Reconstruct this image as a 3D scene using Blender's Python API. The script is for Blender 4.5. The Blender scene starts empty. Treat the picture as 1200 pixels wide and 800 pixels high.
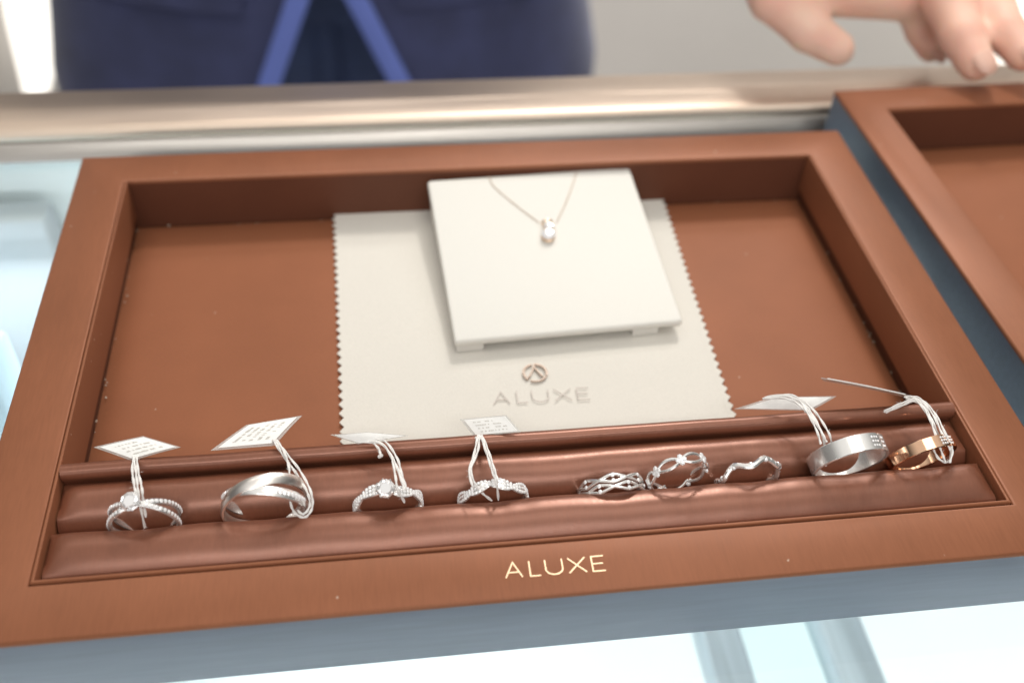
import bpy, math, random
from mathutils import Vector, Matrix, Euler, noise
random.seed(7)
S = bpy.context.scene
COL = S.collection
pi = math.pi

# ------------------------------------------------------------------ camera numbers (solved from the photograph)
FPX = 1206.05
CROT = Euler((0.795832, -0.04158, -0.126443), 'XYZ')
CLOC = Vector((-0.038415, -0.151821, 0.224946))
CM = CROT.to_matrix()

def ray(u, v):
    return CM @ Vector(((u-600)/FPX, -(v-400)/FPX, -1.0))
def onz(u, v, z):
    d = ray(u, v); return CLOC + d*((z-CLOC.z)/d.z)
def ony(u, v, y):
    d = ray(u, v); return CLOC + d*((y-CLOC.y)/d.y)

# ------------------------------------------------------------------ mesh helpers
class MB:
    def __init__(self): self.v = []; self.f = []
    def add(self, vs, fs):
        o = len(self.v); self.v += [tuple(p) for p in vs]; self.f += [tuple(i+o for i in f) for f in fs]; return self
    def grid(self, P, cu=False, cv=False, flip=False):
        nu, nv = len(P), len(P[0]); vs = [p for r in P for p in r]; fs = []
        for i in range(nu if cu else nu-1):
            for j in range(nv if cv else nv-1):
                a, b = i*nv+j, ((i+1) % nu)*nv+j
                c, d = ((i+1) % nu)*nv+(j+1) % nv, i*nv+(j+1) % nv
                fs.append((a, d, c, b) if flip else (a, b, c, d))
        return self.add(vs, fs)
    def box(self, x0, x1, y0, y1, z0, z1, bev=0.0, T=None):
        b = bev
        loops = []
        if b:
            ins = [(b, z0), (b*.3, z0+b*.3), (0, z0+b), (0, z1-b), (b*.3, z1-b*.3), (b, z1)]
        else:
            ins = [(0, z0), (0, z1)]
        for i, z in ins:
            L = []
            for (cx, cy, sx, sy) in ((x0, y0, 1, 1), (x1, y0, -1, 1), (x1, y1, -1, -1), (x0, y1, 1, -1)):
                if b:
                    r = b
                    a0 = {(1, 1): pi, (-1, 1): 1.5*pi, (-1, -1): 0, (1, -1): .5*pi}[(sx, sy)]
                    for k in range(4):
                        a = a0 + k*pi/6
                        L.append((cx+sx*(i+r)+math.cos(a)*r, cy+sy*(i+r)+math.sin(a)*r, z))
                else:
                    L.append((cx, cy, z))
            if T: L = [tuple(T @ Vector(p)) for p in L]
            loops.append(L)
        n = len(loops[0]); vs = [p for L in loops for p in L]; fs = []
        for k in range(len(loops)-1):
            for j in range(n):
                fs.append((k*n+j, k*n+(j+1) % n, (k+1)*n+(j+1) % n, (k+1)*n+j))
        fs.append(tuple(reversed(range(n)))); fs.append(tuple((len(loops)-1)*n+j for j in range(n)))
        return self.add(vs, fs)
    def tube(self, pts, r, n=8, closed=False, flat=1.0):
        pts = [Vector(p) for p in pts]; m = len(pts)
        up = Vector((0.13, 0.21, 1)).normalized(); P = []
        for i in range(m):
            a = pts[(i-1) % m] if (closed or i) else pts[i]
            b = pts[(i+1) % m] if (closed or i < m-1) else pts[i]
            t = (b-a).normalized()
            s = t.cross(up)
            if s.length < 1e-4: s = t.cross(Vector((1, 0, 0)))
            s.normalize(); w = s.cross(t).normalized(); up = w
            rr = r(i/(m-1)) if callable(r) else r
            P.append([pts[i] + s*math.cos(2*pi*k/n)*rr + w*math.sin(2*pi*k/n)*rr*flat for k in range(n)])
        self.grid(P, cu=closed, cv=True)
        if not closed:
            o = len(self.v)-m*n
            self.f.append(tuple(o+k for k in range(n))); self.f.append(tuple(o+(m-1)*n+k for k in reversed(range(n))))
        return self
    def ball(self, c, r, nu=10, nv=6, sc=(1, 1, 1), T=None):
        c = Vector(c); vs = []; 
        for j in range(nv+1):
            ph = -pi/2 + pi*j/nv
            for i in range(nu):
                th = 2*pi*i/nu
                p = Vector((math.cos(ph)*math.cos(th)*r*sc[0], math.cos(ph)*math.sin(th)*r*sc[1], math.sin(ph)*r*sc[2]))
                vs.append(c + (T @ p if T else p))
        fs = []
        for j in range(nv):
            for i in range(nu):
                a = j*nu+i; b = j*nu+(i+1) % nu
                fs.append((a, b, b+nu, a+nu))
        return self.add(vs, fs)
    def capsule(self, a, b, ra, rb, n=16, m=6, flat=None):
        """closed tapered capsule; flat=(axis vector, factor) squashes the section along axis"""
        a = Vector(a); b = Vector(b); t = (b-a).normalized()
        s = t.cross(Vector((0, 0, 1)))
        if s.length < 1e-3: s = t.cross(Vector((1, 0, 0)))
        s.normalize(); w = s.cross(t)
        if flat:
            w = (Vector(flat[0]) - t*Vector(flat[0]).dot(t)).normalized(); s = t.cross(w)
        k = flat[1] if flat else 1
        P = []
        for j in range(m+1):
            ph = -pi/2 + pi/2*j/m
            P.append([a + t*math.sin(ph)*ra + (s*math.cos(q)+w*k*math.sin(q))*max(1e-5, math.cos(ph))*ra for q in [2*pi*i/n for i in range(n)]])
        for j in range(m+1):
            ph = pi/2*j/m
            P.append([b + t*math.sin(ph)*rb + (s*math.cos(q)+w*k*math.sin(q))*max(1e-5, math.cos(ph))*rb for q in [2*pi*i/n for i in range(n)]])
        self.grid(P, cv=True)
        o = len(self.v)-len(P)*n
        self.f.append(tuple(o+i for i in range(n))); self.f.append(tuple(o+(len(P)-1)*n+i for i in reversed(range(n))))
        return self
    def xform(self, M):
        self.v = [tuple(M @ Vector(p)) for p in self.v]; return self
    def build(self, name, mat, parent=None, smooth=True, ang=40):
        me = bpy.data.meshes.new(name); me.from_pydata(self.v, [], self.f); me.validate()
        import bmesh
        bm = bmesh.new(); bm.from_mesh(me)
        bmesh.ops.remove_doubles(bm, verts=bm.verts, dist=1e-7)
        bmesh.ops.recalc_face_normals(bm, faces=bm.faces)
        bm.to_mesh(me); bm.free()
        if smooth:
            me.polygons.foreach_set('use_smooth', [True]*len(me.polygons))
            me.set_sharp_from_angle(angle=math.radians(ang))
        for m in (mat if isinstance(mat, (list, tuple)) else [mat]): me.materials.append(m)
        o = bpy.data.objects.new(name, me); COL.objects.link(o)
        if parent:
            o.parent = parent
            o.matrix_parent_inverse = parent.matrix_basis.inverted()
        return o

def tag(o, label, cat, group=None, kind=None):
    if label: o['label'] = label
    if cat: o['category'] = cat
    if group: o['group'] = group
    if kind: o['kind'] = kind
    return o
def thing(name, label, cat, loc, rz=0.0, group=None):
    o = bpy.data.objects.new(name, None); COL.objects.link(o)
    o.empty_display_size = .01
    o.location = loc; o.rotation_euler = (0, 0, rz)
    bpy.context.view_layer.update()
    return tag(o, label, cat, group)
def spline(pts, n=8):
    pts = [Vector(p) for p in pts]; out = []
    for i in range(len(pts)-1):
        p0 = pts[max(0, i-1)]; p1 = pts[i]; p2 = pts[i+1]; p3 = pts[min(len(pts)-1, i+2)]
        for k in range(n):
            t = k/n
            out.append(.5*((2*p1)+(p2-p0)*t+(2*p0-5*p1+4*p2-p3)*t*t+(3*p1-p0-3*p2+p3)*t**3))
    out.append(pts[-1]); return out

# ------------------------------------------------------------------ materials
def mat(name, base, rough=.5, metal=0.0, **kw):
    m = bpy.data.materials.new(name); m.use_nodes = True
    b = m.node_tree.nodes['Principled BSDF']
    b.inputs['Base Color'].default_value = (*base, 1)
    b.inputs['Roughness'].default_value = rough; b.inputs['Metallic'].default_value = metal
    for k, v in kw.items():
        b.inputs[k.replace('_', ' ')].default_value = v
    return m
def N(m, t, **kw):
    n = m.node_tree.nodes.new(t)
    for k, v in kw.items(): setattr(n, k, v)
    return n
def L(m, a, b): m.node_tree.links.new(a, b)
def obj_coords(m, scale):
    tc = N(m, 'ShaderNodeTexCoord'); mp = N(m, 'ShaderNodeMapping'); mp.inputs['Scale'].default_value = scale
    L(m, tc.outputs['Object'], mp.inputs['Vector']); return mp.outputs['Vector']
def add_noise(m, scale=(1, 1, 1), ns=200, detail=4, lo=.9, hi=1.1, bump=.0, dist=.0002, bscale=None, rvar=0.0):
    """multiply colour by noise, add fine bump"""
    b = m.node_tree.nodes['Principled BSDF']
    n = N(m, 'ShaderNodeTexNoise'); n.inputs['Scale'].default_value = ns; n.inputs['Detail'].default_value = detail
    L(m, obj_coords(m, scale), n.inputs['Vector'])
    mr = N(m, 'ShaderNodeMapRange'); mr.inputs['From Min'].default_value = .3; mr.inputs['From Max'].default_value = .7
    mr.inputs['To Min'].default_value = lo; mr.inputs['To Max'].default_value = hi
    L(m, n.outputs['Fac'], mr.inputs['Value'])
    mx = N(m, 'ShaderNodeMix', data_type='RGBA', blend_type='MULTIPLY'); mx.inputs[0].default_value = 1
    src = b.inputs['Base Color']
    if src.is_linked:
        L(m, src.links[0].from_socket, mx.inputs[6])
    else:
        mx.inputs[6].default_value = src.default_value[:]
    L(m, mr.outputs['Result'], mx.inputs[7]); L(m, mx.outputs[2], b.inputs['Base Color'])
    if bump:
        bp = N(m, 'ShaderNodeBump'); bp.inputs['Strength'].default_value = bump; bp.inputs['Distance'].default_value = dist
        L(m, n.outputs['Fac'], bp.inputs['Height'])
        if b.inputs['Normal'].is_linked: L(m, b.inputs['Normal'].links[0].from_socket, bp.inputs['Normal'])
        L(m, bp.outputs['Normal'], b.inputs['Normal'])
    if rvar:
        r0 = b.inputs['Roughness'].default_value
        m2 = N(m, 'ShaderNodeMapRange'); m2.inputs['From Min'].default_value = .3; m2.inputs['From Max'].default_value = .7
        m2.inputs['To Min'].default_value = r0-rvar; m2.inputs['To Max'].default_value = r0+rvar
        L(m, n.outputs['Fac'], m2.inputs['Value']); L(m, m2.outputs['Result'], b.inputs['Roughness'])
    return m
def add_lint(m, scale=(190, 130, 170), thr=.065, dens=.78, col=(.58, .46, .37)):
    """stray dust specks and short fibres lying on the surface"""
    b = m.node_tree.nodes['Principled BSDF']
    v = N(m, 'ShaderNodeTexVoronoi'); v.inputs['Scale'].default_value = 1
    nz = N(m, 'ShaderNodeTexNoise'); nz.inputs['Scale'].default_value = 1.3
    co = obj_coords(m, scale)
    L(m, co, nz.inputs['Vector'])
    ad = N(m, 'ShaderNodeVectorMath', operation='MULTIPLY_ADD'); ad.inputs[1].default_value = (.6, .6, .6)
    L(m, nz.outputs['Color'], ad.inputs[0]); L(m, co, ad.inputs[2]); L(m, ad.outputs[0], v.inputs['Vector'])
    lt = N(m, 'ShaderNodeMapRange'); lt.inputs['From Min'].default_value = thr; lt.inputs['From Max'].default_value = thr*.4
    lt.inputs['To Min'].default_value = 0; lt.inputs['To Max'].default_value = 1
    L(m, v.outputs['Distance'], lt.inputs['Value'])
    sep = N(m, 'ShaderNodeSeparateColor'); L(m, v.outputs['Color'], sep.inputs[0])
    gt = N(m, 'ShaderNodeMath', operation='GREATER_THAN'); gt.inputs[1].default_value = dens
    L(m, sep.outputs[0], gt.inputs[0])
    mu = N(m, 'ShaderNodeMath', operation='MULTIPLY'); L(m, gt.outputs[0], mu.inputs[0]); L(m, lt.outputs['Result'], mu.inputs[1])
    m3 = N(m, 'ShaderNodeMath', operation='MULTIPLY'); L(m, mu.outputs[0], m3.inputs[0]); L(m, sep.outputs[1], m3.inputs[1])
    mx = N(m, 'ShaderNodeMix', data_type='RGBA'); mx.inputs[7].default_value = (*col, 1)
    L(m, m3.outputs[0], mx.inputs[0])
    L(m, b.inputs['Base Color'].links[0].from_socket, mx.inputs[6]); L(m, mx.outputs[2], b.inputs['Base Color'])
    return m

BROWN = (.262, .100, .050)
def leather(name, base, rough, metal, sc=(1, .12, 1), lint=True, sheen=.0, spec=.2, bump=.07):
    m = mat(name, base, rough, metal)
    b = m.node_tree.nodes['Principled BSDF']
    b.inputs['Specular IOR Level'].default_value = spec
    if sheen:
        b.inputs['Sheen Weight'].default_value = sheen; b.inputs['Sheen Roughness'].default_value = .4
        b.inputs['Sheen Tint'].default_value = (1, .75, .68, 1)
    add_noise(m, (1, 1, 1), 28, 3, .93, 1.07)                    # broad unevenness
    add_noise(m, sc, 1500, 3, .95, 1.05, bump=bump, dist=.00006, rvar=.03)   # fine brushed grain
    if lint: add_lint(m)
    return m
M = {}
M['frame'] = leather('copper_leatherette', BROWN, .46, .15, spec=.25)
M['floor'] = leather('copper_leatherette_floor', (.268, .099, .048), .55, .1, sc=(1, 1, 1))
M['leather_shaded'] = leather('copper_leatherette_shaded', (.125, .047, .027), .5, .1, lint=False)  # same leatherette as the frame, shade of the inner walls put into its colour
M['pad'] = leather('satin_copper_leatherette', (.215, .079, .044), .34, .34, sc=(1, .25, .25), spec=.7, bump=.0)
M['blue'] = add_noise(mat('blue_grey_paper', (.115, .138, .185), .46, 0, Specular_IOR_Level=.5), (.08, 1, 1), 500, 4, .92, 1.08, bump=.1, dist=.0001)
M['cloth'] = add_noise(mat('cream_microfibre', (.67, .645, .59), .95, Sheen_Weight=.2), (1, 1, 1), 1800, 3, .96, 1.04, bump=.6, dist=.0002)
M['board'] = add_noise(mat('ivory_suede', (.745, .735, .69), .9), (1, 1, 1), 1500, 3, .985, 1.015, bump=.2, dist=.0001)
M['ink'] = mat('foil_ink_grey', (.54, .49, .45), .5, .1)
M['ink2'] = mat('foil_ink_brown', (.36, .27, .21), .4, .2)
M['foil'] = mat('rose_gold_foil', (.86, .64, .42), .4, .35)
M['silver'] = mat('polished_white_gold', (.97, .96, .94), .22, .78)
M['brushed'] = add_noise(mat('brushed_white_gold', (.93, .89, .85), .34, 1.0), (1, 1, 1), 2600, 2, .93, 1.05, bump=.08, dist=.00005)
M['rose'] = mat('polished_rose_gold', (.95, .60, .40), .12, 1.0)
M['chain_m'] = mat('gold_bezel', (.85, .66, .50), .25, 1.0)
M['chain'] = mat('pale_rose_gold', (.46, .32, .21), .5, .5)
M['gem'] = mat('cut_diamond', (.97, .97, .98), .03, .6)
M['pave'] = mat('pave_diamond', (.96, .96, .97), .10, .2, Coat_Weight=1.0, Coat_Roughness=.02)
M['string'] = add_noise(mat('white_cotton_thread', (.86, .85, .83), .9), (1, 1, 1), 3000, 2, .88, 1.05, bump=.5, dist=.0002)
M['card'] = add_noise(mat('white_card', (.86, .86, .84), .75), (1, 1, 1), 900, 2, .97, 1.02)
M['print'] = mat('grey_print', (.56, .54, .50), .8)
M['sleeve'] = mat('clear_plastic_sleeve', (.80, .80, .78), .18, 0, Transmission_Weight=.55, IOR=1.3, Alpha=.75)
M['rail'] = add_noise(mat('champagne_steel', (.68, .56, .46), .42, .9, Anisotropic=.5), (.02, 1, 1), 900, 3, .93, 1.06, rvar=.05)
M['steel'] = add_noise(mat('brushed_steel', (.38, .36, .335), .36, 1.0), (.02, 1, 1), 900, 3, .93, 1.06, rvar=.05)
M['white'] = add_noise(mat('white_laminate', (.80, .84, .85), .6), (1, 1, 1), 9, 2, .96, 1.03)
M['alu'] = add_noise(mat('satin_aluminium', (.46, .52, .56), .4, .3), (1, .05, 1), 300, 2, .9, 1.08)
M['paleblue'] = mat('pale_blue_acrylic', (.42, .54, .62), .3)
M['palegrey'] = mat('pale_grey_board', (.55, .57, .60), .6)
M['navy'] = add_noise(mat('navy_wool', (.042, .050, .132), .85, Sheen_Weight=.25), (1, 1, 1), 30, 4, .8, 1.2)
M['navy2'] = add_noise(mat('navy_wool_trousers', (.045, .066, .150), .85), (1, 1, 1), 30, 4, .85, 1.15)
M['lining'] = mat('periwinkle_satin', (.15, .21, .62), .5)
M['skin'] = add_noise(mat('skin', (.86, .57, .43), .5, Subsurface_Weight=.25, Subsurface_Radius=(.006, .002, .001)), (1, 1, 1), 60, 4, .9, 1.06)
M['nail'] = mat('fingernail', (.70, .44, .35), .35)
M['crumb'] = mat('dried_glue_crumb', (.42, .33, .26), .6)
_m = M['skin']; _b = _m.node_tree.nodes['Principled BSDF']
_n = N(_m, 'ShaderNodeTexNoise'); _n.inputs['Scale'].default_value = 38; _n.inputs['Detail'].default_value = 3; L(_m, obj_coords(_m, (1, 1, 1)), _n.inputs['Vector'])
_r = N(_m, 'ShaderNodeValToRGB'); L(_m, _n.outputs['Fac'], _r.inputs['Fac'])
_r.color_ramp.elements[0].position = .38; _r.color_ramp.elements[0].color = (.88, .51, .40, 1)
_r.color_ramp.elements[1].position = .62; _r.color_ramp.elements[1].color = (.90, .61, .48, 1)
L(_m, _r.outputs['Color'], _b.inputs['Base Color'])
M['dark'] = add_noise(mat('glow_blocker_dark', (.02, .02, .022), .95), (1, 1, 1), 400, 3, .8, 1.2)  # matte dark for the unseen light blocker in the case
M['hair'] = mat('dark_hair', (.02, .015, .012), .5)
M['wallpaint'] = add_noise(mat('warm_grey_paint', (.70, .67, .64), .8), (1, 1, 1), 3, 3, .96, 1.04)
M['floorstone'] = add_noise(mat('pale_stone_floor', (.5, .48, .45), .4), (1, 1, 1), 4, 5, .9, 1.08)
def emit(name, col, st):
    m = bpy.data.materials.new(name); m.use_nodes = True; nt = m.node_tree
    e = nt.nodes.new('ShaderNodeEmission'); e.inputs[0].default_value = (*col, 1); e.inputs[1].default_value = st
    nt.links.new(e.outputs[0], nt.nodes['Material Output'].inputs[0]); return m
M['lit'] = emit('lit_panel', (1, .95, .86), 2.2)
def glass_mat():
    m = bpy.data.materials.new('counter_glass'); m.use_nodes = True; nt = m.node_tree
    for n in list(nt.nodes):
        if n.type == 'BSDF_PRINCIPLED': nt.nodes.remove(n)
    t = nt.nodes.new('ShaderNodeBsdfTransparent'); t.inputs[0].default_value = (.95, .985, .985, 1)
    g = nt.nodes.new('ShaderNodeBsdfGlossy'); g.inputs['Roughness'].default_value = .03
    fr = nt.nodes.new('ShaderNodeFresnel'); fr.inputs[0].default_value = 1.5
    mx = nt.nodes.new('ShaderNodeMixShader')
    ge = nt.nodes.new('ShaderNodeNewGeometry'); iv = nt.nodes.new('ShaderNodeMath'); iv.operation = 'SUBTRACT'; iv.inputs[0].default_value = 1
    ml = nt.nodes.new('ShaderNodeMath'); ml.operation = 'MULTIPLY'
    nt.links.new(ge.outputs['Backfacing'], iv.inputs[1]); nt.links.new(iv.outputs[0], ml.inputs[0]); nt.links.new(fr.outputs[0], ml.inputs[1])
    nt.links.new(ml.outputs[0], mx.inputs[0]); nt.links.new(t.outputs[0], mx.inputs[1]); nt.links.new(g.outputs[0], mx.inputs[2])
    nt.links.new(mx.outputs[0], nt.nodes['Material Output'].inputs[0]); return m
M['glass'] = glass_mat()

# ------------------------------------------------------------------ dimensions of the tray (metres; tray top at z = 0)
W, D = .13, .1693            # half inner width, inner depth
MG, MBK, MF = .0172, .0162, .0157
H = .0264                    # tray height
FD = .0203                   # floor depth
GZ = -H                      # counter glass

def frame_sweep(mb, prof, x0, x1, y0, y1):
    """prof: list of (outward offset from the inner opening rectangle fraction 0..1 in margin, z)"""
    P = []
    for (o, z) in prof:
        ox, ob, of = o*MG, o*MBK, o*MF
        P.append([(x0-ox, y0-of, z), (x1+ox, y0-of, z), (x1+ox, y1+ob, z), (x0-ox, y1+ob, z)])
    # subdivide long sides so shading stays clean
    mb.grid(P, cv=True)
    return mb

def make_tray(label, loc, rz, insert):
    t = thing('ring_tray', label, 'jewellery tray', loc, rz)
    # built at local origin
    def part(mb, name, m, **k):
        o = mb.build(name, m, None, **k); o.parent = t; return o
    zb = H                                        # local: base at z=0, top at z=H
    b = MB(); frame_sweep(b, [(1.0, zb-.0016), (1.0, zb-.0010), (.985, zb-.0003), (.955, zb), (.05, zb), (.018, zb-.00015), (0.0, zb-.0007), (0.0, zb-.0016), (.2, zb-.0016)], -W, W, 0, D)
    part(b, 'frame', M['frame'], ang=50)
    b = MB(); frame_sweep(b, [(.985, zb-.0016), (.985, .0006), (.96, 0), (.3, 0), (.3, zb-.0016)], -W, W, 0, D)
    part(b, 'outer_side', M['blue'], ang=50)
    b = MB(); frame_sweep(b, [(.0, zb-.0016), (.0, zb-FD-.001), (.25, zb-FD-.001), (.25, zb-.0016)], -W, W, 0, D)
    part(b, 'inner_wall', M['leather_shaded'], ang=50)
    part(MB().box(-W-.002, W+.002, -.002, D+.002, .0008, .0040), 'bottom_board', M['leather_shaded'], smooth=False)
    # padded floor panel with a soft edge
    nx, ny = 60, 40; P = []
    g = .0003
    for i in range(nx+1):
        row = []
        for j in range(ny+1):
            x = -W+g+(2*W-2*g)*i/nx; y = g+(D-2*g)*j/ny
            e = min(x+W, W-x, y, D-y)-g
            z = zb-FD - .0012*math.exp(-e/.0012) + .00025*noise.noise((x*25, y*25, 0))
            row.append((x, y, z))
        P.append(row)
    b = MB(); b.grid(P)
    part(b, 'floor_panel', M['floor'])
    return t
tray = make_tray('brown leatherette ring tray holding nine rings, cream cloth and necklace stand', (0, 0, GZ), 0, True)

# insert rim, divider, rolls (parts of the tray)
rt = .0009
def strip_sweep(mb, pts, half, z0, z1):
    pass
b = MB()
zt, zl, gp = .0003, -.016, .0004
def rim_loop(o, z):     # U shaped loop around left, front, right
    a = W-gp-o
    return [(-a, D-.0006, z), (-a, gp+o, z), (a, gp+o, z), (a, D-.0006, z)]
P = [rim_loop(0, zl), rim_loop(0, zt-.0004), rim_loop(.0001, zt-.0001), rim_loop(.00035, zt), rim_loop(rt-.00035, zt), rim_loop(rt-.0001, zt-.0001), rim_loop(rt, zt-.0004), rim_loop(rt, zl)]
b.grid(P); b.build('insert_rim', M['frame'], tray, ang=50)

IX = W-gp-rt            # inner half width of the insert
YS = .0188              # the slot between the rolls
def hump(y0, y1, zlow, ztop, skew, u):
    """profile across y, u in 0..1"""
    pass
RX = []   # ring x positions, filled below
rings_px = [  # name, centre px, radius mm
    (170, 607), (311, 590), (455, 592), (578, 586), (716, 575), (794, 554), (877, 558), (993, 535), (1079, 532)]
for (u, v) in rings_px: RX.append(ony(u, v, YS).x)

def roll(name, y0, y1, zc, hz, front):
    n, m = 260, 26; P = []
    xa, xb = -IX+.0005, IX-.0007
    for i in range(n+1):
        s = i/n; x = xa+(xb-xa)*s
        e = min(x-xa, xb-x)
        endf = 1-math.exp(-(max(e, 0)/.0022)**1.3)            # soft rounded ends
        dent = sum(math.exp(-((x-r)/.0085)**2) for r in RX)
        dent = min(dent, 1.15)
        n1 = noise.noise((x*60, 3.1 if front else 8.7, 0)); n2 = noise.noise((x*190, 5.5 if front else 1.7, .3))
        slot = .0003*dent + .0007 + .0004*n1            # how far the slot edge is pushed away
        row = []
        for j in range(m+1):
            # yy runs front -> back; q runs from the outer edge (0) to the slot (1)
            q = j/m if front else 1-j/m
            q = 1-(1-q)**1.6 if q > 0 else 0
            yo, ys_ = (y0, y1-slot) if front else (y1, y0+slot)
            y = yo+(ys_-yo)*q
            pk = .60 if front else .36
            if q < pk: h = 1-(.52 if front else .30)*((pk-q)/pk)**2.0
            else: h = max(0.0, 1-((q-pk)/(1-pk))**(3.2 if front else 2.0))**.5
            h = h*endf+(1-endf)*min(h, .75)
            z = zc+hz*h - .0010*dent*q*q*q*h + .00022*n1*h + .00008*n2*h*q
            # wrinkles radiating from each ring
            for r in RX:
                dx = x-r
                if abs(dx) < .016:
                    z += .00007*h*q*math.exp(-abs(dx)/.008)*math.cos(dx*900+q*3*(1 if dx > 0 else -1))
            row.append((x, y, z))
        P.append(row)
    b = MB(); b.grid(P)
    # closed ends
    b.f.append(tuple(range(m+1))); b.f.append(tuple(n*(m+1)+k for k in reversed(range(m+1))))
    b.build(name, M['pad'], tray, ang=60)
roll('cushion_roll', .0014, YS, -.0115, .0119, True)
roll('cushion_roll', YS, .0345, -.0120, .0106, False)
# dark backing under the rolls
MB().box(-IX, IX, .002, .0335, -FD+.0003, -.0130).build('insert_base', M['leather_shaded'], tray)
# divider: board with a padded round top edge
P = []
for i in range(81):
    x = -IX+.0003+(2*IX-.0006)*i/80
    wv = .00015*noise.noise((x*40, 0, 2))
    row = []
    y0, y1, zt_ = .0338, .0380, .0016
    prof = [(y0+.0007, -FD+.001), (y0+.0007, -.0032), (y0+.0001, -.0022), (y0-.0001, -.0010)]
    for k in range(9):
        a = pi-pi*k/8
        prof.append(((y0+y1)/2+math.cos(a)*(y1-y0)/2*1.0, -.0006+math.sin(a)*.0020))
    prof += [(y1, -.0018), (y1-.0006, -.0028), (y1-.0006, -FD+.001)]
    P.append([(x, y+wv, z+wv) for y, z in prof])
b = MB(); b.grid(P); b.build('divider_bar', M['pad'], tray, ang=60)

b = MB(); rc = random.Random(5)
for k in range(42):
    side = rc.choice((0, 0, 0, 1, 2, 2))
    if side == 0: p = (-W+.0006+rc.random()**2*.0022, rc.uniform(.045, D-.002))
    elif side == 1: p = (rc.uniform(-W, W), D-.0008-rc.random()*.0015)
    else: p = (W-.0006-rc.random()**2*.0016, rc.uniform(.045, D-.002))
    q = rc.uniform(.00012, .00036)
    b.ball((p[0], p[1], -FD-.0004+q*.6+.0004*rc.random()), q, 6, 4, sc=(rc.uniform(.6, 1.8), rc.uniform(.6, 1.8), .6))
o = b.build('adhesive_crumbs', M['crumb'], tray); o['kind'] = 'stuff'
# ---- lettering -------------------------------------------------------------
def letter_strokes():
    A = [[(0, 0), (.5, 1), (1, 0)], [(.19, .33), (.81, .33)]]
    Lr = [[(0, 1), (0, 0), (1, 0)]]
    U = [[(0, 1), (0, .38)] + [(.5-.5*math.cos(a), .38-.38*math.sin(a)) for a in [pi*k/12 for k in range(1, 12)]] + [(1, .38), (1, 1)]]
    X = [[(0, 1), (1, 0)], [(1, 1), (0, 0)]]
    E_ = [[(1, 1), (0, 1), (0, 0), (1, 0)], [(0, .5), (.88, .5)]]
    return [(A, 0, .165), (Lr, .245, .35), (U, .405, .575), (X, .635, .81), (E_, .875, 1.0)]
def stroke_mesh(mb, pts, hw, T, z0, z1):
    """flat ribbon with mitred joints; pts 2D in mm space; T maps to world"""
    n = len(pts); Lf = []; Rt = []
    for i in range(n):
        p = Vector(pts[i])
        d0 = (p-Vector(pts[i-1])).normalized() if i else None
        d1 = (Vector(pts[i+1])-p).normalized() if i < n-1 else None
        if d0 is None: d0 = d1
        if d1 is None: d1 = d0
        n0 = Vector((-d0.y, d0.x)); n1 = Vector((-d1.y, d1.x))
        m = n0+n1
        if m.length < .2: m = n0
        m.normalize(); k = hw/max(.45, m.dot(n0))
        Lf.append(p+m*k); Rt.append(p-m*k)
    P = []
    for a, c in zip(Lf, Rt):
        P.append([T(a.x, a.y, z0), T(a.x, a.y, z1), T(c.x, c.y, z1), T(c.x, c.y, z0)])
    o = len(mb.v); mb.grid(P, cv=True)
    mb.f.append((o, o+1, o+2, o+3)); e = o+(n-1)*4; mb.f.append((e+3, e+2, e+1, e))
def wordmark(name, px_bl, px_br, px_tl, zplane, hw, m, parent, th=.00012):
    bl, br, tl = onz(*px_bl, zplane), onz(*px_br, zplane), onz(*px_tl, zplane)
    ex = (br-bl); w = ex.length; ex.normalize(); ey = Vector((-ex.y, ex.x, 0)); h = (tl-bl).dot(ey)
    b = MB()
    for strokes, a, c in letter_strokes():
        for k, s in enumerate(strokes):
            pts = [((a+(c-a)*x)*w, y*h) for x, y in s]
            zoff = .00003*k
            stroke_mesh(b, pts, hw, lambda x, y, z: bl+ex*x+ey*y+Vector((0, 0, z)), -.0001, th+zoff)
    return b.build(name, m, parent, smooth=False)
wordmark('lettering', (593, 677), (710, 668), (598, 659), 0.0, .00017, M['foil'], tray)

# lone tray at the right
c2 = onz(978, 106, 0); d2 = onz(1200, 420, 0)-c2
rz2 = math.atan2(d2.y, d2.x)+pi/2
off = Matrix.Rotation(rz2, 3, 'Z') @ Vector((-W-MG, D+MBK, 0))
tray2 = make_tray('empty brown tray behind the ring tray at right, under the hand', (c2.x-off.x, c2.y-off.y, GZ), rz2, False)

# ------------------------------------------------------------------ polishing cloth with pinked edge
CZ = -FD+.0010
cl = thing('polishing_cloth', 'cream square cloth with zigzag edges and logo lying under the necklace stand', 'cloth', (0.008, .115, -FD))
c_bl, c_br = Vector((-.0548, .0480)), Vector((.0705, .0480))
c_tl, c_tr = Vector((-.0570, .1737)), Vector((.0742, .1733))
def cpt(u, v, inset=0):
    a = c_bl.lerp(c_br, u); b_ = c_tl.lerp(c_tr, u); p = a.lerp(b_, v)
    z = CZ+.0004*noise.noise((p.x*30, p.y*30, 4))+.0005*max(0, noise.noise((p.x*14, p.y*9, 1)))
    return Vector((p.x, p.y, z))
per = .0038
def edge_loop(inset, zz):
    out = []
    w, h = .127, .1255
    for side in range(4):
        Ln = w if side % 2 == 0 else h
        nt = int(Ln/per)*2
        for k in range(nt):
            s = k/nt; tooth = inset + (0 if k % 2 == 0 else .0015)*(1 if inset < .002 else 0)
            if k == 0: tooth = inset
            du, dv = tooth/w, tooth/h
            iu, iv = inset/w, inset/h
            if side == 0: u, v = iu+(1-2*iu)*s, dv
            elif side == 1: u, v = 1-du, iv+(1-2*iv)*s
            elif side == 2: u, v = 1-iu-(1-2*iu)*s, 1-dv
            else: u, v = du, 1-iv-(1-2*iv)*s
            p = cpt(u, v); out.append((p.x, p.y, p.z+zz))
    return out
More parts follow.
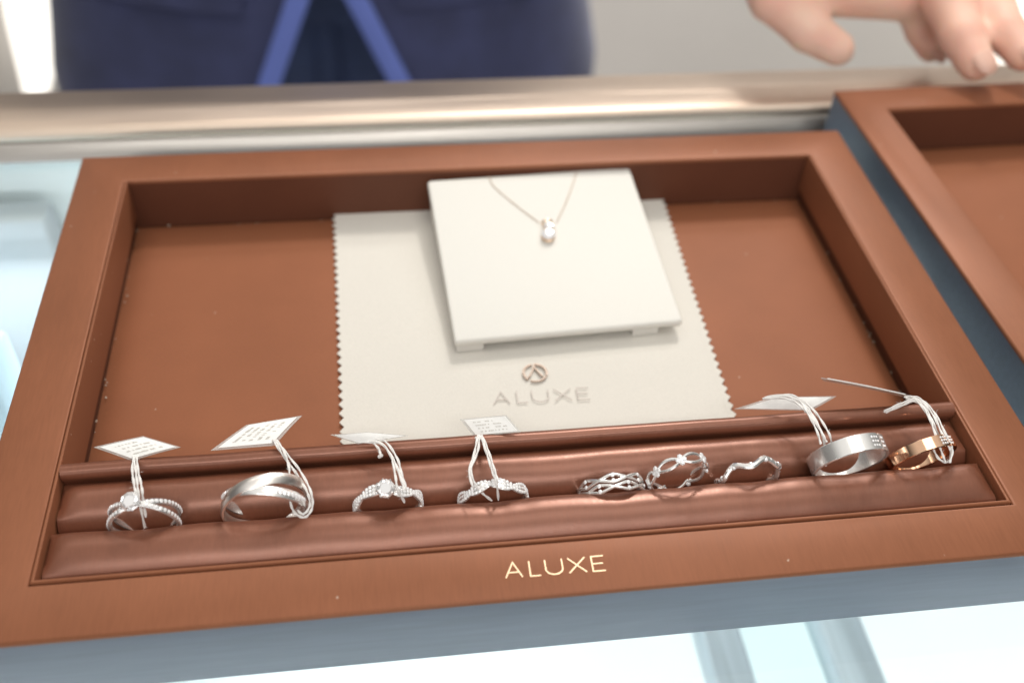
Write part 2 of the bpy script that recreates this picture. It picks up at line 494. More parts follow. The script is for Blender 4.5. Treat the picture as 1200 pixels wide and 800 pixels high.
b = MB()
lo0, lo1, lo2 = edge_loop(0, -.0004), edge_loop(0, 0), edge_loop(.003, 0)
n = len(lo0)
b.grid([lo0, lo1, lo2], cv=True)
# inner sheet
nn = 60; P = []
w_, h_ = .127, .1255
for i in range(nn+1):
    P.append([cpt(.0022/w_+(1-.0044/w_)*i/nn, .0022/h_+(1-.0044/h_)*j/nn)-Vector((0, 0, .00004)) for j in range(nn+1)])
b.grid(P)
b.build('fabric', M['cloth'], cl, ang=70)
LZ = CZ+.0006
wordmark('printed_lettering', (579, 473), (692, 467), (584, 459), LZ, .00014, M['ink'], cl, th=.00012)
# round emblem: ring with an arched knot inside
ec = onz(627, 437, LZ); er = (onz(641, 437, LZ)-ec).length*.97
b = MB()
def T_(x, y, z): return ec+Vector((x, y, z))
def circ(cx, cy, r, a0, a1, k=28): return [(cx+r*math.cos(a0+(a1-a0)*i/k), cy+r*math.sin(a0+(a1-a0)*i/k)) for i in range(k+1)]
stroke_mesh(b, circ(0, 0, er, math.radians(100), math.radians(225)), .00034, T_, -.0003, .0003)
stroke_mesh(b, circ(0, 0, er, math.radians(240), math.radians(330)), .00024, T_, -.0003, .00033)
stroke_mesh(b, circ(0, 0, er, math.radians(-25), math.radians(90)), .00034, T_, -.0003, .00036)
leg = [(er*.08*0+er*(.62*(k/10)**1.5), er*(.92-1.45*(k/10))) for k in range(11)]
stroke_mesh(b, leg, .00024, T_, -.0003, .00039)
stroke_mesh(b, [(-x, y) for x, y in leg], .00024, T_, -.0003, .00042)
b.build('printed_emblem', M['ink2'], cl, smooth=False)

# ------------------------------------------------------------------ necklace stand
zf, zk = -.0130, -.0035       # top surface heights front / back
F0, F1 = onz(533, 401, zf), onz(801, 375, zf)
K0, K1 = onz(501, 211, zk), onz(737, 196, zk)
st = thing('necklace_stand', 'low sloping ivory display board on two feet, carrying the pendant necklace', 'display stand', ((F0.x+F1.x)/2, (F0.y+K0.y)/2, CZ))
ctr = (F0+F1+K0+K1)/4
ex = ((F1-F0)+(K1-K0)).normalized(); ey = ((K0-F0)+(K1-F1)); ey = (ey-ex*ey.dot(ex)).normalized(); ez = ex.cross(ey)
hw_ = ((F1-F0).length+(K1-K0).length)/4; hd_ = ((K0-F0).length+(K1-F1).length)/4
BT = Matrix.Translation(ctr) @ Matrix((ex, ey, ez)).transposed().to_4x4()
TH = .0032
MB().box(-hw_, hw_, -hd_, hd_, -TH, 0, .0009, BT).build('board', M['board'], st, ang=60)
for s in (-1, 1):
    xc = -hw_+.0053 if s < 0 else hw_-.0125
    b = MB()
    pts = []
    for (yl) in (-hd_+.0006, hd_-.0035):
        for dx in (-.0045, .0045):
            top = BT @ Vector((xc+dx, yl, -TH+.0001)); bot = Vector((top.x, top.y, CZ+.0003)); pts += [top, bot]
    # order: f-l top,bot ; f-r top,bot ; b-l ; b-r
    b.add(pts, [(0, 1, 3, 2), (4, 6, 7, 5), (0, 4, 5, 1), (2, 3, 7, 6), (0, 2, 6, 4), (1, 5, 7, 3)])
    b.build('foot', M['board'], st, smooth=False)

# ------------------------------------------------------------------ gem helpers
def brilliant(mb, c, ax, r, n=8, pav=False):
    """round brilliant: table, crown, girdle, culet, along axis ax"""
    ax = Vector(ax).normalized(); s = ax.cross(Vector((.3, .8, .1))).normalized(); w = ax.cross(s); c = Vector(c)
    prof = [(.0, .36), (.56, .36), (.80, .20), (1.0, .03), (1.0, -.03), (.5, -.45), (0, -.85)]
    if pav: prof = [(0, .45), (.55, .42), (1, .0), (.6, -.5), (0, -.6)]
    P = []
    for i, (rr, h) in enumerate(prof):
        of = (.5 if i in (2, 3, 4) else 0)
        P.append([c+ax*h*r+(s*math.cos(2*pi*(k+of)/n)+w*math.sin(2*pi*(k+of)/n))*max(rr, 1e-4)*r for k in range(n)])
    mb.grid(P, cv=True)
def strand(mb, R, cf, rf=lambda t: 0, w=.0006, h=.0006, a0=0, a1=2*pi, n=120, ns=8, sq=.75, wf=None):
    """band strand around the ring: axis = local y, radial section h (half), axial section w (half)"""
    closed = abs(a1-a0) > 6.28; P = []
    cnt = n if closed else n+1
    for i in range(cnt):
        t = a0+(a1-a0)*i/n
        rad = Vector((math.cos(t), 0, math.sin(t))); axl = Vector((0, 1, 0))
        ctr_ = rad*(R+rf(t))+axl*cf(t)
        ww = wf(t) if wf else w
        row = []
        for k in range(ns):
            q = 2*pi*(k+.5)/ns; cq, sq_ = math.cos(q), math.sin(q)
            f = 1/max(abs(cq), abs(sq_)); f = 1+(f-1)*sq
            row.append(ctr_+axl*cq*f*ww+rad*sq_*f*h)
        P.append(row)
    mb.grid(P, cu=closed, cv=True)
    if not closed:
        o = len(mb.v)-cnt*ns
        mb.f.append(tuple(o+k for k in range(ns))); mb.f.append(tuple(o+(cnt-1)*ns+k for k in reversed(range(ns))))
def P3(R, t, c): return Vector((R*math.cos(t), c, R*math.sin(t)))
def rad(t): return Vector((math.cos(t), 0, math.sin(t)))

def place_ring(o, px, y=YS, yaw=0, lean=0):
    p = ony(px[0], px[1], y)
    o.location = p; o.rotation_euler = (math.radians(lean), 0, math.radians(yaw))
def ring_thing(name, label, px, y=YS, yaw=0, lean=0, cat='ring'):
    t = thing(name, label, cat, (0, 0, 0), 0, 'rings standing in the slot of the tray')
    place_ring(t, px, y, yaw, lean)
    return t
def rp(mb, name, m, t, ang=35, smooth=True):
    o = mb.build(name, m, None, ang=ang, smooth=smooth); o.parent = t; return o
mm = .001
dr = math.radians

# 1 solitaire with two crossing pave strands
t = ring_thing('solitaire_ring', 'solitaire ring with two crossing pave strands, leftmost ring in the tray', rings_px[0], yaw=1, lean=11)
R = 8.6*mm
for s in (1, -1):
    b = MB(); cf = lambda a, s=s: s*1.75*mm*math.cos(a)*abs(math.cos(a))**.0
    strand(b, R, cf, w=.75*mm, h=.6*mm, n=140); rp(b, 'band', M['silver'], t)
    b = MB()
    for k in range(27):
        a = dr(-8+196*k/26)
        if abs(a-pi/2) < .16: continue
        brilliant(b, P3(R+.5*mm, a, cf(a)), rad(a), .60*mm, 6, True)
    rp(b, 'pave_stones', M['pave'], t, smooth=False)
b = MB(); g0 = Vector((-.0013, -.0002, R+2.2*mm)); ga = (rad(dr(97))+Vector((0, -.25, 0))).normalized()
brilliant(b, g0, ga, 2.55*mm, 10); rp(b, 'diamond', M['gem'], t, smooth=False)
b = MB()
for k in range(6):
    q = 2*pi*k/6+.3
    d_ = Vector((math.cos(q), math.sin(q)*.95, 0))
    b.tube([g0-ga*2.4*mm+d_*.5*mm, g0-ga*.4*mm+d_*2.1*mm, g0+ga*.35*mm+d_*2.15*mm, g0+ga*.6*mm+d_*1.85*mm], .27*mm, 6)
rp(b, 'setting', M['silver'], t)

# 2 wide wrapped band
t = ring_thing('wrapped_band_ring', 'wide brushed silver ring of two wrapped ribbons with a strip of diamonds', rings_px[1], yaw=2, lean=13)
R = 10.5*mm
b = MB(); strand(b, R+.25*mm, lambda a: -2.3*mm*math.sin(a-dr(122))+.3*mm, lambda a: .55*mm*math.exp(-((a-dr(110))/.9)**2), w=1.55*mm, h=.6*mm, n=160, sq=.9); rp(b, 'brushed_ribbon', M['brushed'], t, ang=30)
b = MB(); strand(b, R, lambda a: 2.1*mm*math.sin(a-dr(122))+.3*mm, lambda a: .0, w=1.4*mm, h=.6*mm, n=160, sq=.9); rp(b, 'polished_ribbon', M['silver'], t, ang=30)
b = MB()
for k in range(9):
    a = dr(20+48*k/8); brilliant(b, P3(R+.62*mm, a, 2.1*mm*math.sin(a-dr(122))+.3*mm), rad(a), .80*mm, 6, True)
for k in range(5):
    a = dr(142+20*k/4); brilliant(b, P3(R+.62*mm, a, 2.1*mm*math.sin(a-dr(122))+.3*mm), rad(a), .75*mm, 6, True)
rp(b, 'pave_stones', M['pave'], t, smooth=False)

# 3 big diamond, twisted pave shoulders
t = ring_thing('halo_ring', 'ring with a large round diamond between twisted pave shoulders', rings_px[2], yaw=1, lean=9)
R = 8.8*mm
b = MB()
wf = lambda a: .62*mm+1.05*mm*abs(math.sin(3.6*(a-pi/2)))
strand(b, R, lambda a: .55*mm*math.sin(3.6*(a-pi/2)), w=1*mm, h=.6*mm, n=160, wf=wf); rp(b, 'band', M['silver'], t)
b = MB()
for k in range(30):
    a = dr(-5+190*k/29)
    if abs(a-pi/2) < .28: continue
    ww = wf(a)-.2*mm
    for q in (-1, 0, 1):
        if ww < .6*mm and q == 0: continue
        brilliant(b, P3(R+.6*mm, a, .55*mm*math.sin(3.6*(a-pi/2))+q*ww*.75), rad(a), .50*mm, 6, True)
rp(b, 'pave_stones', M['pave'], t, smooth=False)
g0 = Vector((-.0004, -.0006, R+2.0*mm)); ga = Vector((0, -.4, 1)).normalized()
b = MB(); brilliant(b, g0, ga, 2.5*mm, 12); rp(b, 'diamond', M['gem'], t, smooth=False)
b = MB()
s_ = ga.cross(Vector((1, 0, 0))).normalized(); x_ = s_.cross(ga)
for k in range(8):
    q = 2*pi*k/8+.2; d_ = x_*math.cos(q)+s_*math.sin(q)
    b.tube([g0-ga*2.4*mm+d_*.8*mm, g0-ga*.3*mm+d_*2.5*mm, g0+ga*.4*mm+d_*2.5*mm, g0+ga*.6*mm+d_*2.1*mm], .3*mm, 6)
rp(b, 'setting', M['silver'], t)

# 4 scalloped pave half-eternity
t = ring_thing('scalloped_ring', 'pave ring of overlapping scalloped leaves without a centre stone', rings_px[3], yaw=1, lean=10)
R = 9.0*mm
b = MB()
wf = lambda a: .60*mm+1.1*mm*abs(math.sin(4.5*(a-dr(98))))**.8
cf = lambda a: .45*mm*math.cos(4.5*(a-dr(98)))
strand(b, R, cf, lambda a: .25*mm*abs(math.sin(4.5*(a-dr(98)))), h=.55*mm, n=180, wf=wf, w=1*mm); rp(b, 'band', M['silver'], t)
b = MB()
for k in range(34):
    a = dr(-10+200*k/33); ww = wf(a)-.25*mm
    for q in (-1, 0, 1):
        if ww < .6*mm and q == 0: continue
        brilliant(b, P3(R+.72*mm, a, cf(a)+q*ww*.8), rad(a), .50*mm, 6, True)
rp(b, 'pave_stones', M['pave'], t, smooth=False)

# 5 diamond lattice ring
t = ring_thing('lattice_ring', 'wide openwork lattice ring of diamond shaped links, fifth ring from the left', rings_px[4], yaw=3, lean=21)
R = 9.0*mm
def tri(x): return math.asin(max(-1, min(1, .985*math.sin(x))))/1.4
for s in (1, -1):
    b = MB(); strand(b, R, lambda a, s=s: -1.2*mm+s*1.05*mm*tri(3.5*a+.4), w=.44*mm, h=.46*mm, n=210); rp(b, 'lattice_wire', M['silver'], t)
    b = MB(); strand(b, R, lambda a, s=s: 1.2*mm+s*1.05*mm*tri(3.5*a+.4+pi/2), w=.44*mm, h=.46*mm, n=210); rp(b, 'lattice_wire', M['silver'], t)
b = MB()
for k in range(7):
    for (c, ph) in ((-1.2, 0.0), (1.2, pi/2)):
        a = (pi*k+pi/2-.4-ph)/3.5
        for q in (-.75, .75):
            brilliant(b, P3(R+.4*mm, a, (c+q)*mm), rad(a), .62*mm, 6, True)
rp(b, 'pave_stones', M['pave'], t, smooth=False)

# 6 marquise links with star clusters
t = ring_thing('marquise_ring', 'slim ring of open marquise links joined by four stone clusters', rings_px[5], yaw=11, lean=12, y=YS+.0004)
R = 8.4*mm
for s in (1, -1):
    b = MB(); strand(b, R, lambda a, s=s: s*1.35*mm*abs(math.sin(3.5*a+.3))**.8, w=.44*mm, h=.45*mm, n=200); rp(b, 'link_wire', M['silver'], t)
b = MB()
for k in range(7):
    a = (pi*k-.3)/3.5
    tg = Vector((-math.sin(a), 0, math.cos(a)))
    for (p_, q_) in ((.85, 0), (-.85, 0), (0, .95), (0, -.95), (0, 0)):
        brilliant(b, P3(R+.35*mm, a, q_*mm)+tg*p_*mm, rad(a), .80*mm, 6, True)
rp(b, 'stone_clusters', M['pave'], t, smooth=False)

# 7 wavy vine ring
t = ring_thing('wavy_ring', 'thin wavy vine ring with beads at each bend', rings_px[6], yaw=6, lean=12)
R = 9.0*mm
cf = lambda a: .85*mm*math.sin(6*a+.2)
b = MB(); strand(b, R, cf, w=.85*mm, h=.68*mm, n=320); rp(b, 'band', M['silver'], t)
b = MB()
for k in range(40):
    a = 2*pi*k/40
    if math.sin(2.5*a+.3) > -.2: brilliant(b, P3(R+.4*mm, a, cf(a)), rad(a), .66*mm, 6, True)
for k in range(12):
    a = (pi*k+pi/2-.2)/6
    b.ball(P3(R+.2*mm, a, cf(a)+(.55*mm if k % 2 else -.55*mm)), .62*mm, 8, 5)
rp(b, 'pave_stones', M['pave'], t, smooth=False)

# 8 / 9 flat bands with a notch and stones
def flat_band(name, label, px, yaw, R, w, th, m, a_n):
    t = ring_thing(name, label, px, yaw=yaw, lean=18)
    b = MB()
    n, P = 200, []
    for i in range(n):
        a = 2*pi*i/n; r = rad(a); ax_ = Vector((0, 1, 0))
        notch = math.exp(-((a-a_n)/.035)**4)*.42*mm
        wl = w-notch; bv = .16*mm
        sec = [(-wl+bv, R-th), (wl-bv, R-th), (wl, R-th+bv), (wl, R+th-bv), (wl-bv, R+th), (-wl+bv, R+th), (-wl, R+th-bv), (-wl, R-th+bv)]
        P.append([r*q+ax_*c for c, q in sec])
    b.grid(P, cu=True, cv=True); rp(b, 'band', m, t, ang=25)
    b = MB()
    for k in range(5):
        for q in (-1, 0, 1):
            a = a_n+(.09+.085*k if k < 3 else -.10-.09*(k-3))
            brilliant(b, P3(R+th, a, q*w*.5), rad(a), .36*mm, 6, True)
    rp(b, 'pave_stones', M['pave'], t, smooth=False)
    return t
flat_band('flat_band_ring', 'wide flat polished silver band with a notch and small stones', rings_px[7], 7, 10.5*mm, 2.5*mm, .55*mm, M['silver'], dr(58))
flat_band('rose_gold_ring', 'narrow flat rose gold band, rightmost ring in the tray', rings_px[8], 10, 9.3*mm, 1.8*mm, .5*mm, M['rose'], dr(66))

# ------------------------------------------------------------------ price tags on strings
def price_tag(label, corners, prints, strings, knot=None, r=.00031):
    """corners: 4 x (u, v, z) around the card; strings: lists of (u,v,z) or Vectors"""
    C4 = [onz(*c) for c in corners]
    cen = sum(C4, Vector())/4
    t = thing('price_tag', label, 'price tag', cen, 0, 'white price tags tied to rings')
    nrm = (C4[2]-C4[0]).cross(C4[3]-C4[1]).normalized()
    if nrm.z < 0: nrm = -nrm
    def bil(u, v): return C4[0].lerp(C4[1], u).lerp(C4[3].lerp(C4[2], u), v)
    def plate(u0, u1, v0, v1, z0, z1, k=6):
        b = MB(); T_, B_ = [], []
        for i in range(k+1):
            rt_, rb_ = [], []
            for j in range(k+1):
                u = u0+(u1-u0)*i/k; v = v0+(v1-v0)*j/k
                bend = .0005*math.sin(pi*u)*math.sin(2.1*v+.3)
                p = bil(u, v)
                rt_.append(p+nrm*(z1+bend)); rb_.append(p+nrm*(z0+bend))
            T_.append(rt_); B_.append(rb_)
        b.grid(T_); b.grid(B_, flip=True)
        ed = [(i, 0) for i in range(k)]+[(k, j) for j in range(k)]+[(i, k) for i in range(k, 0, -1)]+[(0, j) for j in range(k, 0, -1)]
        b.grid([[T_[i][j] for i, j in ed], [B_[i][j] for i, j in ed]], cv=True)
        return b
    plate(0, 1, 0, 1, 0, .00022).build('plastic_sleeve', M['sleeve'], t)
    plate(.07, .95, .08, .94, .00024, .00045).build('card', M['card'], t)
    if prints:
        b = MB(); rnd = random.Random(int(cen.x*1e5))
        for row in range(prints):
            v = .26+.52*row/max(1, prints-1); u = .22
            while u < .80:
                l = rnd.uniform(.012, .035)
                if rnd.random() < .8:
                    pl = plate(u, min(.84, u+l), v-.022-.02*rnd.random(), v+.022, .00046, .00051, 1); b.add(pl.v, pl.f)
                u += l+rnd.choice((.008, .010, .012, .05))
        b.build('printed_lines', M['print'], t, smooth=False)
    b = MB()
    for s in strings:
        pts = [onz(p[0], p[1], p[2]+.0042*(i/(len(s)-1))**.8) for i, p in enumerate(s)]
        sp = spline(pts, 8)
        rr = random.Random(len(b.v)+3)
        ph = rr.uniform(0, 6)
        # two twisted plies
        for q in (0, pi):
            tw = []
            for i, p in enumerate(sp):
                a = i*.55+q+ph; tw.append(p+Vector((math.cos(a), .5*math.sin(a), math.sin(a)))*r*.5)
            b.tube(tw, r*.72, 6)
        # stray fibres
        for k in range(7):
            p = sp[rr.randrange(len(sp))]; d_ = Vector((rr.uniform(-1, 1), rr.uniform(-1, 1), rr.uniform(-.3, 1)))*.0011
            b.tube([p, p+d_*.6+Vector((0, 0, .0002)), p+d_], .00003, 4)
    if knot:
        p = knot if isinstance(knot, Vector) else onz(*knot)
        for k in range(4):
            q = Vector((random.uniform(-1, 1), random.uniform(-1, 1), random.uniform(-1, 1)))*.0004
            b.ball(p+q, r*1.7, 8, 6)
    b.build('string', M['string'], t)
    return t

price_tag('white price tag turned as a diamond shape, tied to the leftmost solitaire ring',
    [(110, 524, .0016), (168, 511, .0032), (212, 524, .0026), (155, 540, .0008)], 4,
    [[(158, 533, .0016), (155, 548, .0030), (157, 566, .004), (160, 580, .0035)],
     [(160, 533, .0016), (162, 552, .0030), (166, 570, .004), (168, 588, .001), (171, 605, -.004)],
     [(156, 534, .0016), (159, 550, .0034), (161, 568, .004), (164, 590, .001), (170, 618, -.008)]], (158, 536, .0018))
price_tag('slanting white price tag standing up over the divider behind the wrapped band ring',
    [(247, 528, .0008), (289, 498, .0028), (354, 487, .0032), (322, 522, .0014)], 5,
    [[(322, 516, .0025), (333, 530, .0035), (339, 550, .0045), (338, 566, .0045)],
     [(324, 515, .0025), (335, 530, .004), (352, 552, .0045), (364, 575, .003), (366, 594, -.001), (357, 606, -.003), (345, 600, -.003), (340, 588, -.002)],
     [(321, 517, .0025), (331, 532, .0035), (346, 553, .004), (360, 576, .003), (363, 592, -.001), (356, 602, -.003), (349, 598, -.003)]], (322, 517, .0026))
price_tag('price tag lying nearly edge on, tied to the large round diamond ring',
    [(387, 509, .0030), (430, 506, .0055), (480, 510, .0062), (420, 520, .0028)], 0,
    [[(425, 517, .003), (445, 518, .0045), (458, 534, .005), (463, 555, .005), (466, 572, .003), (474, 588, -.003)],
     [(422, 518, .003), (447, 520, .0045), (461, 538, .005), (469, 558, .005), (474, 574, .003)],
     [(430, 516, .003), (450, 516, .0048), (465, 536, .0052), (471, 556, .005), (476, 572, .003)],
     [(436, 517, .0035), (444, 526, .0045), (446, 534, .004)]], (446, 533, .004))
price_tag('small white price tag lying on the cloth edge behind the scalloped ring',
    [(539, 491, .0003), (594, 486, .005), (611, 506, .0025), (556, 512, -.0005)], 4,
    [[(560, 510, .0012), (556, 530, .0035), (550, 552, .004), (554, 570, .002)],
     [(562, 510, .0012), (560, 528, .004), (552, 550, .0045), (557, 567, .002), (566, 578, -.002), (576, 586, -.006)],
     [(563, 510, .0012), (570, 530, .004), (577, 552, .0045), (582, 566, .003), (584, 585, -.005)],
     [(565, 510, .0012), (573, 530, .004), (580, 552, .0045), (584, 564, .003)]], (558, 514, .001))
price_tag('white price tag resting on the divider behind the wide silver band',
    [(860, 479, .0005), (905, 465, .0035), (980, 464, .0035), (950, 481, .0008)], 0,
    [[(896, 466, .004), (925, 465, .0065), (946, 478, .0065), (960, 500, .0065), (966, 520, .003), (968, 545, -.005)],
     [(894, 467, .004), (922, 467, .0065), (943, 480, .0065), (956, 502, .0065), (962, 520, .004)],
     [(898, 465, .004), (928, 463, .0065), (951, 478, .0068), (966, 498, .0068), (974, 516, .004), (972, 540, -.005)],
     [(900, 466, .004), (930, 466, .0065), (947, 482, .0065), (962, 505, .0065), (969, 518, .004)]])
price_tag('price tag standing on edge, tied to the rose gold band at far right',
    [(962, 443, .009), (1066, 464, .006), (1067, 467, -.001), (965, 446.5, .002)], 0,
    [[(1036, 482, .003), (1055, 473, .0055), (1075, 468, .007), (1092, 484, .0075), (1104, 508, .0075), (1114, 528, .0035), (1111, 541, .0010), (1099, 536, .0016), (1090, 516, .0040)],
     [(1038, 483, .003), (1057, 475, .0055), (1073, 470, .007), (1087, 486, .0075), (1096, 508, .0072), (1103, 528, .0032), (1108, 541, .0010)],
     [(1060, 465, .006), (1076, 466, .007), (1094, 482, .0075), (1108, 508, .0075), (1116, 526, .0035), (1113, 542, .0010)],
     [(1062, 467, .006), (1074, 468, .007), (1088, 484, .0075), (1098, 506, .005), (1103, 522, .001)]], (1074, 468, .0072))

# ------------------------------------------------------------------ necklace
def onboard(u, v, off=.0003):
    d = ray(u, v); n_ = ez; k = (ctr-CLOC).dot(n_)/d.dot(n_); return CLOC+d*k+n_*off
nk = thing('pendant_necklace', 'fine gold chain necklace with two stone pendant draped on the ivory board', 'necklace', onboard(640, 270), 0)
def chain(pts):
    b = MB(); sp = spline(pts, 14); d = 0; last = sp[0]; k = 0
    b.tube(sp, .00011, 6)
    for p in sp:
        d += (p-last).length; last = p
        if d > .0008: b.ball(p, .00023, 6, 4); d = 0
    return b
pk = onboard(573, 205.5); pk2 = onboard(676, 200)
c1 = [onboard(572, 207)+ez*-.002+ey*.0006, onboard(573, 208), onboard(577, 217), onboard(586, 226), onboard(608, 244), onboard(632, 262)]
c2_ = [onboard(675, 201)+ez*-.002+ey*.0006, onboard(675, 203), onboard(672, 214), onboard(664, 236), onboard(652, 262)]
chain(c1).build('chain', M['chain'], nk); chain(c2_).build('chain', M['chain'], nk)
b = MB()
bp_ = onboard(641, 264, .001)
b.tube([bp_+ex*math.cos(a)*.0018+ez*math.sin(a)*.0014+ey*.0004 for a in [2*pi*i/20 for i in range(20)]], .0004, 8, closed=True)
for (u, v, r_) in ((643, 270, .0015), (642, 280, .0022)):
    c_ = onboard(u, v, .0012)
    b.tube([c_+ex*math.cos(a)*r_+ey*math.sin(a)*r_ for a in [2*pi*i/28 for i in range(28)]], .0004, 8, closed=True)
    b.ball(c_-ez*.0004, r_*.95, 16, 8, sc=(1, 1, .35))
b.build('bezel', M['chain_m'], nk)
for (u, v, r_) in ((643, 270, .0017), (642, 279, .0026)):
    b = MB(); brilliant(b, onboard(u, v, .0022), ez, r_, 9, True); b.build('stone', M['pave'], nk, smooth=False)

# ------------------------------------------------------------------ display counter
ct = thing('display_counter', 'glass topped lit display counter with a metal rail along its far edge', 'counter', (0, .1, -.95))
RY, RZ = .2268, -.0145
MB().box(-.7, .8, -.22, RY-.0050, GZ-.010, GZ-.0002).build('glass_top', M['glass'], ct, smooth=False)
# rail: cap with rounded front edge and stepped face
def xsweep(prof, x0, x1, closed=True):
    b = MB(); P = []
    for i in range(31):
        x = x0+(x1-x0)*i/30; P.append([(x, y, z) for y, z in prof])
    b.grid(P, cv=closed); n_ = len(prof); b.f.append(tuple(range(n_))); b.f.append(tuple(30*n_+k for k in reversed(range(n_)))); return b
ra = .0035
cap = [(RY+ra-ra*math.cos(a), RZ-ra+ra*math.sin(a)) for a in [pi/2*k/8 for k in range(9)]] + [(RY+.0305, RZ), (RY+.0315, RZ-.001), (RY+.0315, RZ-.0115), (RY+.001, RZ-.0115)]
cap.insert(0, (RY+.0002, RZ-.0048)); cap.insert(0, (RY+.0012, RZ-.0050))
xsweep(cap, -.7, .8).build('rail_cap', M['rail'], ct, ang=50)
face = [(RY+.001, RZ-.0050), (RY-.0002, RZ-.0052), (RY-.0008, RZ-.0058), (RY-.0022, RZ-.0080), (RY-.0027, RZ-.0086), (RY-.0042, RZ-.0112), (RY-.0044, RZ-.0118), (RY+.001, RZ-.0118)]
xsweep(face, -.7, .8).build('rail_face', M['steel'], ct, ang=40)
MB().box(-.7, .8, -.22, .225, -.40, -.385).build('case_floor', M['white'], ct, smooth=False)
MB().box(-.7, .8, .2275, .2580, -.95, -.0262).build('back_panel', M['white'], ct, smooth=False)
MB().box(-.7, .8, -.222, -.216, -.385, GZ-.0104).build('front_glass', M['glass'], ct, smooth=False)
MB().box(-.7, .8, -.222, .225, -.95, -.402).build('plinth', M['white'], ct, smooth=False)
for (x0, x1) in ((.081, .098), (.131, .150)):
    MB().box(x0, x1, -.21, .224, -.165, -.150, .002).build('shelf_bar', M['alu'], ct, ang=50)
MB().box(.151, .44, .045, .222, -.048, -.044, .001).build('glow_blocker', M['dark'], ct, ang=50)  # added panel, unseen under the second tray, blocks case glow in the gap
MB().box(.0985, .1305, -.21, .224, -.163, -.158).build('shelf_glass', M['glass'], ct, smooth=False)
# blurred display blocks inside the case, seen at the left edge
o = MB().box(-.250, -.182, .125, .152, -.385, -.052, .003).build('display_block', M['paleblue']); tag(o, 'pale blue block inside the lit case at the left edge', 'display block')
o = MB().box(-.260, -.176, .206, .221, -.385, -.044, .002).build('display_block', M['palegrey']); tag(o, 'pale grey block inside the lit case under the rail at left', 'display block')

# ------------------------------------------------------------------ setting behind
fl = MB().box(-4, 4, -2, 1.7, -.97, -.951).build('floor', M['floorstone'], smooth=False); tag(fl, None, None, kind='structure')
wl = MB().box(-3, 3, 1.7, 1.8, -.95, 2.0).build('wall', M['wallpaint'], smooth=False); tag(wl, 'plain warm grey wall behind the person', 'wall')
def wall_panel(name, label, px, y, depth, m):
    f = [ony(u, v, y) for u, v in px]; k = [p+Vector((0, depth, 0)) for p in f]; n_ = len(f); b = MB()
    b.add(f+k, [tuple(range(n_)), tuple(range(2*n_-1, n_-1, -1))]+[(i, i+n_, (i+1) % n_+n_, (i+1) % n_) for i in range(n_)])
    return tag(b.build(name, m, smooth=False), label, 'light panel')
wall_panel('light_panel', 'bright white tapering lit panel at far left behind the counter', [(-2, -40), (62, -40), (60, 60), (53, 112), (30, 112), (8, 20)], 1.60, .06, M['lit'])
wall_panel('light_panel', 'glowing warm white panel in the top right corner behind the hand', [(1165, -60), (1290, -60), (1290, 90), (1185, 90)], 1.60, .06, M['lit'])

# ------------------------------------------------------------------ person
PY = .72; PX = -.075
pr = thing('person', 'person in navy jacket open over dark trousers, hand on the right tray', 'person', (PX, PY, -.95))
b = MB()
def cap_(a, c, ra_, rb_, **k): b.capsule(a, c, ra_, rb_, **k)
Yv = (0, 1, 0)
cap_((PX, PY, -.02), (PX, PY, .22), .155, .135, flat=(Yv, .62))
cap_((PX, PY, .2), (PX, PY, .36), .145, .165, flat=(Yv, .60))
cap_((PX, PY, .36), (PX, PY, .40), .15, .12, flat=(Yv, .55))
cap_((PX, PY, .40), (PX, PY, .52), .055, .05)
cap_((PX, PY-.01, .57), (PX, PY-.01, .66), .072, .082)            # head
cap_((PX, PY-.085, .60), (PX, PY-.098, .585), .012, .014)         # nose
for s in (-1, 1):
    cap_((PX+s*.08, PY, .60), (PX+s*.084, PY+.004, .62), .012, .016)
    cap_((PX+s*.09, PY, -.05), (PX+s*.085, PY, -.46), .085, .055)
    cap_((PX+s*.085, PY, -.46), (PX+s*.085, PY+.01, -.88), .055, .038)
    cap_((PX+s*.085, PY+.02, -.91), (PX+s*.095, PY-.13, -.925), .036, .026)
# right arm (image left) hanging
cap_((PX-.175, PY, .37), (PX-.215, PY+.03, .08), .05, .038)
cap_((PX-.215, PY+.03, .08), (PX-.20, PY-.02, -.14), .038, .028)
# left arm reaching to the hand
sh = Vector((PX+.175, PY, .37)); el = Vector((PX+.30, PY-.12, .16)); wr = Vector((.172, .330, .125))
cap_(sh, el, .052, .04); cap_(el, wr, .04, .026, flat=((0, 0, 1), .85))
# hand -----------------------------------------------------------------
def hp(u, v, y): return ony(u, v, y)
th = [hp(905, -55, .285), hp(908, -4, .262), hp(948, 36, .252), hp(982, 58, .246)]
cap_(wr, th[0], .024, .019); cap_(th[0], th[1], .0185, .0125); cap_(th[1], th[2], .0118, .0096); cap_(th[2], th[3], .0098, .0080)
b.ball(th[2], .0106, 14, 10)
fing = {
 'i': ([(1066, -45, .285), (1070, 6, .270), (1078, 36, .263), (1090, 60, .258)], (.0100, .0080, .0072, .0062)),
 'm': ([(1100, -60, .278), (1112, 2, .248), (1126, 42, .231), (1143, 74, .2185)], (.0122, .0106, .0095, .0082)),
 'r': ([(1152, -60, .280), (1160, -4, .252), (1177, 36, .233), (1199, 65, .2205)], (.0114, .0098, .0088, .0076)),
 'p': ([(1208, -55, .286), (1232, 4, .262), (1250, 42, .242), (1266, 66, .228)], (.0100, .0088, .0078, .0068)),
}
mc = []
for k, (pts, rr) in fing.items():
    q = [hp(*p) for p in pts]; mc.append(q[0])
    for i in range(3): cap_(q[i], q[i+1], rr[i], rr[i+1])
    b.ball(q[1], rr[1]*1.10, 14, 10); b.ball(q[2], rr[2]*1.09, 14, 10)
    cap_(wr, q[0], .021, rr[0]+.003)
for i in range(3): cap_(mc[i], mc[i+1], .0115, .0115)
